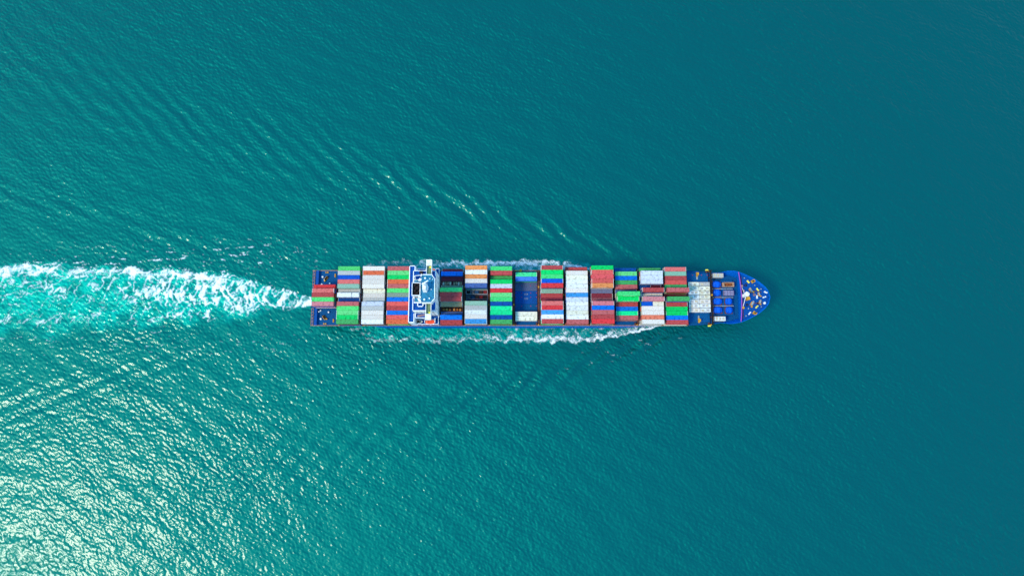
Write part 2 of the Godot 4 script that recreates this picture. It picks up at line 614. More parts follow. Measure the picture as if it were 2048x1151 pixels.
	for s in [-1.0, 1.0]:   # anchor chains from the windlass to the hawse pipes
		st = mb()
		for k in 7:
			box(st, Vector3(138.0 + k * 0.75, 17.42, s * (3.7 - k * 0.12)), Vector3(0.62, 0.22, 0.34), 0.1 * s)
		put(st, "anchor_chain", brown_m, ship)
	vent(ship, Vector3(131.3, 17.3, -6.3), 0.7, 1.4, tan_m)
	vent(ship, Vector3(131.5, 17.3, 6.2), 0.75, 1.6, gold_m)
	for a in [[133.2, -11.0, 0.35], [134.6, 6.6, 0.4], [139.0, -6.8, 0.3], [142.4, -4.6, 0.35], [142.0, 5.6, 0.3], [133.0, 10.8, 0.35]]:
		vent(ship, Vector3(a[0], 17.3, a[1]), a[2], 0.8, grey_m)
	for a in [[138.6, -1.4, 0.7], [134.0, -6.9, 0.8], [140.2, 3.6, 0.6], [134.2, 4.4, 0.7], [132.6, -3.6, 0.6]]:   # coiled mooring ropes
		st = mb()
		for q in 14:
			var f0 := TAU * q / 14.0
			var f1 := TAU * (q + 1) / 14.0
			for k in 3:
				var r: float = a[2] - k * 0.17
				tube(st, Vector3(a[0] + r * cos(f0), 17.4, a[1] + r * sin(f0)), Vector3(a[0] + r * cos(f1), 17.4, a[1] + r * sin(f1)), 0.09, 0.09, 5)
		put(st, "rope_coil", [tan_m, grey_m, dark_m][absi(int(a[0])) % 3], ship)
	for s in [-1.0, 1.0]:   # pipes along the foot of the breakwater
		st = mb()
		tube(st, Vector3(132.0, 17.5, 2.6 * s), Vector3(131.6, 17.5, 12.0 * s), 0.14, 0.14, 6)
		put(st, "deck_pipe", brown_m, ship)
	# foremast
	st = mb()
	taper(st, Vector3(131.9, 21.0, -0.6), Vector3(1.9, 7.4, 1.9), Vector2(0.9, 0.9))
	var fm := put(st, "foremast", white_m, ship)
	st = mb()
	prism(st, PackedVector2Array([Vector2(130.7, -1.3), Vector2(131.5, -2.1), Vector2(132.6, -1.9), Vector2(133.3, -0.9), Vector2(132.9, 0.3), Vector2(131.7, 0.7), Vector2(130.8, 0.0)]), 24.7, 25.0)
	put(st, "platform", white_m, fm)
	st = mb()
	tube(st, Vector3(131.9, 25.0, -0.6), Vector3(131.9, 28.5, -0.6), 0.2, 0.1, 8)
	put(st, "pole", white_m, fm)
	st = mb()
	tube(st, Vector3(132.2, 21.5, 0.4), Vector3(131.2, 19.2, 5.6), 0.16, 0.13, 8)
	put(st, "stay", white_m, fm)
	st = mb()
	tube(st, Vector3(131.7, 21.5, -1.3), Vector3(131.2, 19.0, -5.4), 0.13, 0.11, 8)
	put(st, "stay", white_m, fm)
	st = mb()
	box(st, Vector3(134.4, 18.1, 0.9), Vector3(2.2, 1.6, 2.0), 0.3)
	box(st, Vector3(134.9, 19.1, 0.6), Vector3(0.9, 0.5, 0.9), 0.3)
	put(st, "winch_house", gold_m, ship)
	# stern: rail, bulwark, mooring gear
	for s in [-1.0, 1.0]:
		st = mb()
		box(st, Vector3(-114.9, DECK + 1.1, 10.9 * s), Vector3(0.22, 0.14, 9.8))
		box(st, Vector3(-113.9, DECK + 1.1, 10.9 * s), Vector3(0.22, 0.14, 9.8))
		for k in 6:
			box(st, Vector3(-114.4, DECK + 0.55, s * (6.2 + k * 1.88)), Vector3(1.1, 1.1, 0.25))
		put(st, "stern_rail", tan_m, ship)
		st = mb()
		box(st, Vector3(-112.3, DECK + 0.75, 10.9 * s), Vector3(1.5, 1.6, 9.9))
		put(st, "stern_bulwark", fore_m, ship)
		winch(ship, Vector3(-107.6, DECK - 0.08, 11.4 * s), 0.7 * s, 0.9, gold_m, dark_m)
		for a in [[-109.6, 12.2], [-108.3, 10.7]]:
			st = mb()
			tube(st, Vector3(a[0], DECK - 0.08, a[1] * s), Vector3(a[0], DECK + 0.9, a[1] * s), 0.55, 0.5, 12)
			put(st, "mooring_capstan", white_m, ship)
		bollard(ship, Vector3(-107.2, DECK - 0.08, 14.9 * s), 0.0, gold_m)
		bollard(ship, Vector3(-102.4, DECK - 0.08, 13.1 * s), PI / 2, gold_m)
		bollard(ship, Vector3(-110.4, DECK - 0.08, 7.7 * s), 0.6, white_m)
		vent(ship, Vector3(-105.2, DECK - 0.08, 8.3 * s), 0.5, 1.0, white_m)
	# hatch covers: three panels a bay
	var panels: Array = []
	for w in [[-14.2, -3.82], [-3.74, 3.74], [3.82, 14.2]]:
		st = mb()
		var zc: float = (w[0] + w[1]) * 0.5
		var wd: float = w[1] - w[0]
		box(st, Vector3(0, -1.32, zc), Vector3(12.0, 1.52, wd - 0.5))
		box(st, Vector3(0, -0.28, zc), Vector3(12.6, 0.56, wd))
		for k in 5:
			box(st, Vector3(-5.2 + k * 2.6, -1.2, w[0] - 0.0 if w[0] < -10 else w[1]), Vector3(0.18, 1.4, 0.3))
		panels.append(st.commit())
	var socket := mb()
	box(socket, Vector3.ZERO, Vector3(0.5, 0.2, 0.42))
	var socket_mesh := socket.commit()
	var sock_m := paint("socket_red", Color(0.62, 0.22, 0.38), 0, 0.7)
	var worn_m := paint("hatch_worn", Color(0.30, 0.36, 0.50), 2, 0.8)
	for b in BAYS:
		if b.stern:
			continue
		for k in 3:
			var pm: Material = deck_m
			if b.name == "B7":
				pm = [worn_m, fore_m, deck_m][k]
			var o := put_mesh(panels[k], "hatch_cover", pm, ship, Vector3(b.x, HATCH, 0))
			if b.name == "B7" or b.name == "B14":
				var z0: float = [-13.0, -2.6, 5.0][k]
				for r in ([2, 2, 3][k] if b.name == "B7" else 2):
					for c in 4:
						if b.name == "B14" and absf(z0 + r * 3.6) < 9.5: continue
						put_mesh(socket_mesh, "lashing_socket", sock_m, o, Vector3([-6.0, -2.6, 2.6, 6.0][c], 0.1, z0 + r * [6.2, 2.4, 3.7][k]))
			if b.name == "B7" and k == 1:
				for zz in [-1.9, 0.6]:
					st = mb()
					for q in 14:
						var f0 := TAU * q / 14.0
						box(st, Vector3(0.9 * cos(f0), 0.06, 0.38 * sin(f0) + zz), Vector3(0.36, 0.12, 0.14), -f0)
					put(st, "lifting_ring", grey_m, o)
	st = mb()
	box(st, Vector3(-105.7, 14.95, 0), Vector3(12.4, 2.06, 12.9))
	put(st, "container_platform", deck_m, ship)
	# stanchions that carry the outer stacks
	var leg := mb()
	box(leg, Vector3(0, 1.0, 0), Vector3(0.4, 2.0, 1.4))
	var leg_mesh := leg.commit()
	for b in BAYS:
		if b.stern or b.name == "B15": continue
		for dx in [-5.9, 5.9]:
			for s in [-1.0, 1.0]:
				put_mesh(leg_mesh, "stanchion", brown_m, ship, Vector3(b.x + dx, DECK - 0.06, 15.1 * s))
	# lashing bridges in the gaps between the bays
	var walk := mb()
	box(walk, Vector3(0, 4.9, 0), Vector3(0.95, 0.16, 31.0))
	for s in [-0.45, 0.45]:
		box(walk, Vector3(s, 5.9, 0), Vector3(0.07, 0.08, 31.0))
		box(walk, Vector3(s, 2.6, 0), Vector3(0.12, 0.16, 31.0))
	var walk_mesh := walk.commit()
	var post := mb()
	for s in [-0.42, 0.42]:
		box(post, Vector3(s, 2.95, 0), Vector3(0.16, 5.9, 0.22))
	box(post, Vector3(0, 1.3, 0), Vector3(0.7, 0.14, 0.14))
	var post_mesh := post.commit()
	var lamp := mb()
	box(lamp, Vector3(0, 0.45, 0), Vector3(0.95, 0.9, 0.9))
	box(lamp, Vector3(0, 1.1, 0), Vector3(0.5, 0.5, 0.5))
	var lamp_mesh := lamp.commit()
	for gx in [-98.7, -84.7, -70.7, -27.0, -13.0, 1.0, 15.2, 29.4, 43.4, 57.5, 71.5, 85.5, 99.4, 113.7]:
		var o := put_mesh(walk_mesh, "lashing_bridge", dark_m if gx > 110.0 else brown_m, ship, Vector3(gx, DECK - 0.1, 0))
		for k in 9:
			put_mesh(post_mesh, "post", brown_m if k % 2 else dark_m, o, Vector3(0, 0, -15.2 + k * 3.8))
		for s in [-1.0, 1.0]:
			put_mesh(lamp_mesh, "end_fitting", gold_m, o, Vector3(0, 0.35, 15.5 * s))
		put_mesh(lamp_mesh, "end_fitting", gold_m, o, Vector3(0, 4.98, [-5.6, 4.6, -1.0][absi(int(gx)) % 3]))
	# gold davit on the port rail, yellow winch posts on the fore hatch
	st = mb()
	box(st, Vector3(3.2, DECK + 2.4, -15.6), Vector3(4.6, 0.3, 0.4))
	box(st, Vector3(5.0, DECK + 1.4, -15.7), Vector3(1.1, 3.0, 1.3))
	put(st, "gangway_davit", gold_m, ship)
	for s in [-1.0, 1.0]:
		st = mb()
		box(st, Vector3(106.6, HATCH + 0.3, 13.3 * s), Vector3(0.9, 0.5, 2.6))
		tube(st, Vector3(106.6, HATCH + 0.5, 13.4 * s), Vector3(106.6, HATCH + 2.3, 13.4 * s), 0.45, 0.45, 10)
		box(st, Vector3(106.6, HATCH + 2.4, 13.4 * s), Vector3(1.0, 0.5, 1.5))
		put(st, "fuel_vent_post", gold_m, ship)
		st = mb()
		box(st, Vector3(106.6, HATCH + 0.06, 11.3 * s), Vector3(0.8, 0.1, 1.6))
		put(st, "vent_plinth", grey_m, ship)
		st = mb()
		box(st, Vector3(112.8, DECK + 0.7, 16.2 * s), Vector3(1.5, 0.7, 0.7))
		put(st, "side_lamp_box", yellow_m, ship)
		st = mb()
		box(st, Vector3(99.0, DECK + 0.7, 15.2 * s), Vector3(0.7, 0.6, 0.4))
		put(st, "vent_box", white_m, ship)
	build_house(white_m, rail_m, bluedeck_m, teal_m, olive_m, glass_m, dark_m, grey_m, gold_m, yellow_m, tan_m)

func build_house(white_m: Material, rail_m: Material, blue_m: Material, teal_m: Material, olive_m: Material, glass_m: Material, dark_m: Material, grey_m: Material, gold_m: Material, yellow_m: Material, tan_m: Material) -> void:
	var st := mb()
	box(st, Vector3(-47.1, 27.4, 0), Vector3(12.2, 27.0, 22.0))
	var block := put(st, "accommodation_block", white_m, ship)
	st = mb()
	box(st, Vector3(-47.1, 40.99, 0), Vector3(11.9, 0.14, 21.7))
	put(st, "deck_covering", blue_m, block)
	var win := mb()
	box(win, Vector3.ZERO, Vector3(0.08, 0.8, 0.7))
	var win_mesh := win.commit()
	for f in 8:
		for k in 7:
			put_mesh(win_mesh, "window", glass_m, block, Vector3(-41.0, 18.0 + f * 2.8, -9.0 + k * 3.0)).scale = Vector3(0.8, 0.7, 0.8)
		for k in 5:
			put_mesh(win_mesh, "window", glass_m, block, Vector3(-51.5 + k * 2.2, 18.0 + f * 2.8, 11.02), PI / 2)
	railing([Vector2(-53.0, -10.8), Vector2(-41.2, -10.8)], 41.06, rail_m, ship, 1.05, 0.34)
	railing([Vector2(-53.0, -10.8), Vector2(-53.0, -3.8)], 41.06, rail_m, ship, 1.05, 0.34)
	railing([Vector2(-53.0, 4.0), Vector2(-53.0, 10.8), Vector2(-41.2, 10.8)], 41.06, rail_m, ship, 1.05, 0.34)
	railing([Vector2(-41.2, -10.8), Vector2(-41.2, -8.2)], 41.06, rail_m, ship, 1.05, 0.34)
	railing([Vector2(-52.8, -8.0), Vector2(-48.8, -8.4)], 41.06, rail_m, ship, 1.05, 0.3)
	railing([Vector2(-52.8, -5.9), Vector2(-48.8, -5.9), Vector2(-48.8, -9.2)], 41.06, rail_m, ship, 1.05, 0.3)
	# full-beam casing aft of the block
	st = mb()
	box(st, Vector3(-55.45, 21.4, 0), Vector3(3.3, 15.0, 31.8))
	var casing := put(st, "engine_casing", white_m, ship)
	st = mb()
	box(st, Vector3(-55.45, 28.96, 0), Vector3(3.0, 0.14, 31.4))
	put(st, "deck_covering", blue_m, casing)
	railing([Vector2(-54.0, -11.2), Vector2(-54.0, -15.7), Vector2(-56.95, -15.7), Vector2(-56.95, 15.7), Vector2(-54.0, 15.7), Vector2(-54.0, 11.2)], 29.03, rail_m, ship, 1.05, 0.36)
	# funnel with open top
	st = mb()
	for a in [[-50.65, -3.36, 4.5, 0.3], [-50.65, 3.36, 4.5, 0.3]]:
		box(st, Vector3(a[0], 44.5, a[1]), Vector3(a[2], 6.9, a[3]))
	for px in [-52.75, -48.55]:
		box(st, Vector3(px, 44.5, 0), Vector3(0.3, 6.9, 6.4))
	var fun := put(st, "funnel", white_m, ship)
	st = mb()
	box(st, Vector3(-50.65, 46.2, 0), Vector3(3.85, 0.2, 6.35))
	put(st, "soot_deck", dark_m, fun)
	for a in [[-51.4, -1.9, 0.55], [-50.0, -0.6, 0.75], [-51.3, 1.0, 0.6], [-49.9, 2.1, 0.45]]:
		st = mb()
		tube(st, Vector3(a[0], 46.3, a[1]), Vector3(a[0], 47.9, a[1]), a[2], a[2] * 0.9, 12)
		put(st, "exhaust_pipe", dark_m, fun)
	# small decks beside the funnel
	for a in [[-50.5, -4.6, 3.9, 1.9, 43.4], [-50.2, 5.2, 3.6, 2.3, 43.4]]:
		st = mb()
		box(st, Vector3(a[0], (41.06 + a[4]) * 0.5, a[1]), Vector3(a[2], a[4] - 41.06, a[3]))
		var dk := put(st, "deck_locker", white_m, ship)
		st = mb()
		box(st, Vector3(a[0], a[4] + 0.05, a[1]), Vector3(a[2] - 0.3, 0.1, a[3] - 0.3))
		put(st, "lid", teal_m, dk)
	st = mb()
	box(st, Vector3(-50.3, 44.0, 6.75), Vector3(3.8, 0.5, 0.55))
	box(st, Vector3(-52.3, 44.0, 4.1), Vector3(0.9, 0.5, 0.7))
	put(st, "cable_trunk", white_m, ship)
	railing([Vector2(-50.2, 6.9), Vector2(-50.2, 8.7), Vector2(-47.4, 8.7), Vector2(-47.4, 7.0)], 42.6, rail_m, ship, 0.9, 0.42)
	st = mb()
	box(st, Vector3(-48.8, 41.8, 7.9), Vector3(2.7, 1.5, 1.6))
	put(st, "stair_house", blue_m, ship)
	st = mb()
	for a in [[-52.6, -6.4], [-51.9, -6.4]]:
		box(st, Vector3(a[0], 42.6, a[1]), Vector3(0.16, 3.0, 1.7))
	box(st, Vector3(-52.25, 44.0, -7.2), Vector3(0.9, 0.16, 0.2))
	box(st, Vector3(-52.25, 44.0, -5.6), Vector3(0.9, 0.16, 0.2))
	put(st, "ladder_frame", rail_m, ship)
	st = mb()
	box(st, Vector3(-48.9, 42.0, -9.9), Vector3(1.7, 1.7, 1.3))
	put(st, "air_intake", dark_m, ship)
	# bridge house
	var poly := PackedVector2Array([Vector2(-48.3, -7.1), Vector2(-47.5, -7.8), Vector2(-42.2, -7.8), Vector2(-41.9, -6.7), Vector2(-40.8, -5.8), Vector2(-40.7, 5.2), Vector2(-42.2, 6.7), Vector2(-42.3, 7.4), Vector2(-47.7, 7.4), Vector2(-48.3, 6.4)])
	st = mb()
	prism(st, poly, 41.1, 46.9)
	var house := put(st, "wheelhouse", white_m, ship)
	st = mb()
	var inner := PackedVector2Array()
	for p in poly: inner.append((p - Vector2(-44.5, 0)) * 0.97 + Vector2(-44.5, 0))
	prism(st, inner, 46.9, 47.02)
	put(st, "roof_covering", teal_m, house)
	for k in 9:
		put_mesh(win_mesh, "window", glass_m, house, Vector3(-40.72, 45.2, -4.9 + k * 1.2)).scale = Vector3(1.6, 1.7, 1.4)
	var ring: Array = []
	for p in poly: ring.append((p - Vector2(-44.5, 0)) * 0.985 + Vector2(-44.5, 0))
	ring.append(ring[0])
	railing(ring.slice(0, 10), 46.95, rail_m, ship, 1.0, 0.32)
	# bridge wings
	for s in [-1.0, 1.0]:
		var zi := 7.82 if s < 0 else 7.42
		st = mb()
		box(st, Vector3(-44.3, 43.8, s * (zi + 13.0) * 0.5), Vector3(2.5, 0.3, 13.0 - zi))
		var wing := put(st, "bridge_wing", olive_m, ship)
		st = mb()
		for px in [-45.65, -42.95]:
			box(st, Vector3(px, 44.3, s * (zi + 13.0) * 0.5), Vector3(0.26, 1.4, 13.0 - zi))
		put(st, "bulwark", white_m, wing)
		st = mb()
		box(st, Vector3(-44.3, 44.75, s * 14.55), Vector3(3.05, 2.5, 3.1))
		put(st, "wing_cab", white_m, wing)
		st = mb()
		box(st, Vector3(-43.7, 44.4, s * 12.3), Vector3(0.9, 0.9, 0.9))
		put(st, "control_console", yellow_m, wing)
		st = mb()
		for px in [-45.4, -43.2]:
			tube(st, Vector3(px, 43.6, s * 13.5), Vector3(px, 37.0, s * 11.05), 0.2, 0.2, 8)
		put(st, "strut", white_m, wing)
	# radar mast and domes on the compass deck
	st = mb()
	taper(st, Vector3(-45.9, 49.6, -0.7), Vector3(2.2, 5.2, 5.0), Vector2(1.7, 3.4), Vector2(0.0, -0.2))
	prism(st, PackedVector2Array([Vector2(-44.85, -2.6), Vector2(-44.2, -1.4), Vector2(-44.2, 0.2), Vector2(-44.85, 1.2)]), 47.02, 49.6)
	var mast := put(st, "radar_mast", white_m, ship)
	st = mb()
	tube(st, Vector3(-45.6, 52.2, -1.2), Vector3(-45.6, 58.0, -1.2), 0.24, 0.12, 8)
	put(st, "pole", white_m, mast)
	st = mb()
	box(st, Vector3(-45.2, 54.0, -2.5), Vector3(3.8, 0.4, 0.5), 0.53)
	tube(st, Vector3(-45.4, 52.1, -2.3), Vector3(-45.4, 53.85, -2.3), 0.3, 0.25, 8)
	put(st, "radar_scanner", rail_m, mast)
	for a in [[-45.9, -5.8, 0.55], [-46.1, 5.6, 0.55], [-43.4, -5.5, 0.3], [-43.5, 5.0, 0.4], [-41.9, -5.2, 0.25], [-42.6, 0.2, 0.25]]:
		st = mb()
		tube(st, Vector3(a[0], 47.0, a[1]), Vector3(a[0], 47.7, a[1]), 0.16, 0.16, 8)
		dome(st, Vector3(a[0], 47.9, a[1]), Vector3(a[2], a[2], a[2]), 2.0, 12, 5)
		tube(st, Vector3(a[0], 47.65, a[1]), Vector3(a[0], 47.92, a[1]), a[2] * 0.7, a[2], 12)
		put(st, "antenna_dome", rail_m, ship)
	for a in [[-48.5, -5.6, 0.5], [-48.9, -5.0, 0.2], [-48.7, 3.9, 0.4], [-49.0, 5.0, 0.9], [-48.6, 5.9, 0.2]]:
		st = mb()
		tube(st, Vector3(a[0] - 0.6, 47.3, a[1]), Vector3(a[0] + 0.6, 47.3, a[1] + a[2]), 0.36, 0.36, 10)
		box(st, Vector3(a[0], 46.8, a[1] + a[2] * 0.5), Vector3(1.3, 0.3, 0.9))
		put(st, "raft_canister", rail_m, ship)
	# boat decks on both sides
	for s in [-1.0, 1.0]:
		st = mb()
		box(st, Vector3(-48.9, 19.8, 13.55 * s), Vector3(15.2, 0.3, 5.0))
		var bd := put(st, "boat_deck", blue_m, ship)
		for px in [-56.0, -51.2, -46.4, -41.8]:
			st = mb()
			box(st, Vector3(px, 16.78, 15.7 * s), Vector3(0.35, 5.7, 0.35))
			put(st, "pillar", white_m, bd)
		railing([Vector2(-53.5, 15.9 * s), Vector2(-41.5, 15.9 * s), Vector2(-41.5, 11.4 * s)], 19.95, rail_m, ship, 1.0, 0.3)
		for px in [-48.9, -43.2]:
			st = mb()
			box(st, Vector3(px, 21.4, 12.9 * s), Vector3(0.3, 3.0, 0.4))
			box(st, Vector3(px, 23.0, 14.0 * s), Vector3(0.35, 0.3, 2.6))
			put(st, "boat_davit", white_m, ship)
	# stores platform and crane on the starboard wall
	st = mb()
	box(st, Vector3(-50.5, 30.4, 12.25), Vector3(5.2, 0.25, 2.5))
	put(st, "stores_platform", blue_m, ship)
	railing([Vector2(-53.0, 11.2), Vector2(-53.0, 13.4), Vector2(-48.0, 13.4)], 30.5, rail_m, ship, 1.0, 0.32)
	st = mb()
	tube(st, Vector3(-51.3, 30.5, 12.6), Vector3(-51.3, 33.2, 12.6), 0.5, 0.45, 12)
	var crane := put(st, "stores_crane", grey_m, ship)
	st = mb()
	box(st, Vector3(-49.3, 33.4, 12.3), Vector3(4.6, 0.5, 0.6), 0.15)
	put(st, "jib", tan_m, crane)
	st = mb()
	box(st, Vector3(-50.5, 24.0, 13.0), Vector3(7.5, 0.3, 0.8))
	box(st, Vector3(-54.0, 21.9, 13.0), Vector3(0.3, 4.0, 0.5))
	box(st, Vector3(-47.2, 21.9, 13.0), Vector3(0.3, 4.0, 0.5))
	put(st, "boat_gantry", grey_m, ship)

# ------------------------------------------------------------------ boats
func boat_hull(st: SurfaceTool, l: float, b: float, h: float, canopy: bool) -> void:
	var n := 12
	var sec := func(i: int) -> Array:
		var t := -1.0 + 2.0 * i / n
		var w := pow(maxf(1.0 - pow(absf(t), 2.6), 0.0), 0.6)
		var r: Array = []
		var prof := [[0.0, 0.0], [0.7, 0.18], [1.0, 0.5], [1.0, 0.62], [0.86, 0.85], [0.5, 0.98], [0.0, 1.0]] if canopy else [[0.0, 0.0], [0.7, 0.3], [0.95, 0.7], [1.0, 1.0], [0.8, 1.0], [0.75, 0.7], [0.0, 0.62]]
		for p in prof:
			r.append(Vector3(t * l * 0.5, h * (p[1] if p[1] > 0.3 else p[1] + 0.2 * t * t * (1.0 - p[1])), p[0] * b * 0.5 * w))
		return r
	for i in n:
		var a: Array = sec.call(i)
		var c: Array = sec.call(i + 1)
		for k in a.size() - 1:
			for s in [1.0, -1.0]:
				var f := Vector3(1, 1, s)
				quad(st, a[k] * f, c[k] * f, c[k + 1] * f, a[k + 1] * f, (a[k] + c[k + 1]) * 0.5 * f - Vector3(0, h * 0.5, 0) + Vector3(0, 0, 0.01 * s))

func build_boats() -> void:
	for s in [1.0, -1.0]:
		var t := thing("lifeboat", ("orange red enclosed lifeboat hung in white davits, starboard side of the bridge house" if s > 0 else "orange red enclosed lifeboat hung in white davits, port side of the bridge house"), "lifeboat", Vector3(-46.05, 19.96, 14.6 * s), 0.0, "lifeboats of the ship")
		var st := mb()
		boat_hull(st, 6.2, 2.5, 2.6, true)
		put(st, "hull", paint("boat_orange", Color(0.92, 0.32, 0.20), 1, 0.5), t)
		st = mb()
		taper(st, Vector3(-1.7, 2.75, 0), Vector3(1.3, 0.6, 1.2), Vector2(0.9, 0.9))
		put(st, "cockpit", paint("boat_orange_top", Color(0.95, 0.45, 0.30), 0, 0.5), t)
		st = mb()
		box(st, Vector3(0, 1.5, 0), Vector3(4.6, 0.14, 2.56))
		put(st, "fender_strake", paint("rail_white", Color.WHITE), t)
	var r := thing("rescue_boat", "small open rescue boat with dark inside, aft of the starboard lifeboat", "boat", Vector3(-52.6, 20.0, 14.4))
	var st2 := mb()
	boat_hull(st2, 4.8, 2.0, 1.2, false)
	put(st2, "hull", paint("boat_white", Color(0.9, 0.88, 0.82), 1, 0.5), r)
	st2 = mb()
	box(st2, Vector3(-0.3, 0.82, 0), Vector3(2.8, 0.14, 1.2))
	put(st2, "floor", paint("dark_steel", Color.BLACK), r)
	for x in [-0.9, 0.6]:
		st2 = mb()
		box(st2, Vector3(x, 1.05, 0), Vector3(0.4, 0.1, 1.5))
		put(st2, "thwart", paint("primer_tan", Color.WHITE), r)

# ------------------------------------------------------------------ cargo
const PAL := {
	"gb": ["bright green", Color8(0, 222, 106), 1], "gl": ["light green", Color8(92, 224, 118), 1], "gm": ["mint green", Color8(20, 236, 148), 1], "gd": ["dull green", Color8(78, 184, 102), 1],
	"sg": ["sage green", Color8(140, 190, 165), 2], "gg": ["grey green", Color8(146, 168, 150), 2], "rb": ["bright red", Color8(244, 62, 66), 1], "rc": ["coral red", Color8(238, 98, 90), 1],
	"rd": ["brick red", Color8(203, 78, 78), 1], "rm": ["maroon", Color8(148, 50, 66), 1], "pk": ["faded pink", Color8(222, 122, 128), 1], "og": ["orange", Color8(250, 116, 72), 1], "oy": ["pale orange", Color8(255, 156, 88), 1],
	"bb": ["bright blue", Color8(0, 122, 232), 1], "bl": ["royal blue", Color8(0, 92, 205), 1], "nv": ["dark blue", Color8(0, 78, 158), 1], "sk": ["sky blue", Color8(62, 150, 212), 1], "cy": ["cyan blue", Color8(0, 158, 232), 1],
	"wh": ["clean white", Color8(252, 249, 243), 1], "ws": ["rusty white", Color8(246, 236, 226), 2], "cr": ["cream", Color8(255, 248, 222), 1], "gr": ["light grey", Color8(196, 197, 195), 2], "li": ["lilac white", Color8(224, 227, 240), 1],
	"bg": ["slate blue", Color8(122, 128, 164), 2], "kh": ["khaki", Color8(196, 180, 132), 2], "br": ["rust brown", Color8(150, 82, 70), 2],
}
const BAYS := [
	{"name": "S", "x": -105.7, "stern": true, "where": "bay on the stern", "rows": "- - - - rb3 rc4 rd4 gl4 pk4 - - - -", "side": "rd"},
	{"name": "B1", "x": -91.65, "stern": false, "where": "third bay aft of the bridge", "rows": "gl4 gr4 bl4 rc4 sg4 gr3 U/wh/wh4 nv3 rd4 gl4 gl4 gb4 gd4", "side": "br"},
	{"name": "B2", "x": -77.7, "stern": false, "where": "second bay aft of the bridge", "rows": "ws4 og4 ws4 ws4 ws4 cr3 ws3 gr3 li4 gr4 ws4 ws4 wh4", "side": "br"},
	{"name": "B3", "x": -63.8, "stern": false, "where": "bay just aft of the bridge", "rows": "rd4 gl4 gb4 og4 rd4 gl4 gg4 bb4 rc4 rd4 bb4 rc4 og4", "side": "gl"},
	{"name": "B4", "x": -34.0, "stern": false, "where": "first bay ahead of the bridge", "rows": "rm1 bb3 rm2 X/rm2 gg2 gb5 rd5 rd5 kh3 X/br2 nv2 bb4 rd3", "side": "rd"},
	{"name": "B5", "x": -20.0, "stern": false, "where": "second bay ahead of the bridge", "rows": "oy5 wh5 oy5 ws5 nv5 X/li2 X/bg1 X/bg1 sg5 gr5 wh5 ws5 sk5", "side": "ws"},
	{"name": "B6", "x": -6.05, "stern": false, "where": "third bay ahead of the bridge", "rows": "gb4 rd4 gd3 gb4 li4 rb4 gl4 gb4 nv4 gm4 gm4 nv4 gd4", "side": "br"},
	{"name": "B7", "x": 8.1, "stern": false, "where": "nearly empty bay amidships", "rows": "- gm2 bb2 - - - - - - - cr2 cr2 -", "side": "cr"},
	{"name": "B8", "x": 22.35, "stern": false, "where": "fifth bay ahead of the bridge", "rows": "rd5 gb5 gb5 bl5 rb5 sg3 rd3 rm3 rc5 rb5 cy5 wh5 rd5", "side": "gd"},
	{"name": "B9", "x": 36.35, "stern": false, "where": "sixth bay ahead of the bridge", "rows": "rd3 ws4 cr4 wh4 wh4 ws4 sk4 li4 wh4 wh4 cr4 wh4 rd4", "side": "rd"},
	{"name": "B10", "x": 50.45, "stern": false, "where": "seventh bay ahead of the bridge", "rows": "gb5 rc5 rb5 rc5 oy5 bg3 rm3 rm3 pk5 bb5 rd5 rd5 rb5", "side": "br"},
	{"name": "B11", "x": 64.5, "stern": false, "where": "eighth bay ahead of the bridge", "rows": "nv2 gl3 bb3 gd3 rd3 nv2 gb6 gb5 rd3 bb3 gm3 rd3 -", "side": "rd"},
	{"name": "B12", "x": 78.5, "stern": false, "where": "ninth bay ahead of the bridge", "rows": "gd2 li4 li4 li4 T/nv/rm2 rd5 T/ws/ws3 pk5 T/bl/cr4 ws4 ws4 og4 ws4", "side": "gr"},
	{"name": "B13", "x": 92.4, "stern": false, "where": "tenth bay ahead of the bridge", "rows": "rc3 sg3 rd3 rc3 gd3 rd5 T/rm/br2 gd5 rd3 gb3 gb3 bb3 rd3", "side": "cr"},
	{"name": "B14", "x": 106.6, "stern": false, "where": "fore hatch", "rows": "- - - - - - - - - - - - -", "side": "wh"},
	{"name": "B15", "x": 120.6, "stern": true, "where": "foremost deck", "rows": "- - - - - - - - - - - - -", "side": "wh"},
]
const NTH := ["first", "second", "third", "fourth", "fifth", "sixth", "seventh", "eighth", "ninth", "tenth", "eleventh", "twelfth", "thirteenth"]
const GROUP := "containers stacked on the ship"
var kits := {}

func tone(code: String) -> StandardMaterial3D:
	var p: Array = PAL[code]
	var c: Color = p[1]
	var l := c.srgb_to_linear()
	# three ages of the same paint: fresh, faded, grimy
	var v := rng.randi() % 3
	var k: float = [0.76, 0.74, 0.66][v]
	var q := Color(l.r * k, l.g * k, l.b * k)
	if v == 1: q = q.lerp(Color(0.52, 0.50, 0.48), 0.10)
	return paint("container_%s_%d" % [code, v], q.linear_to_srgb(), p[2], 0.55)

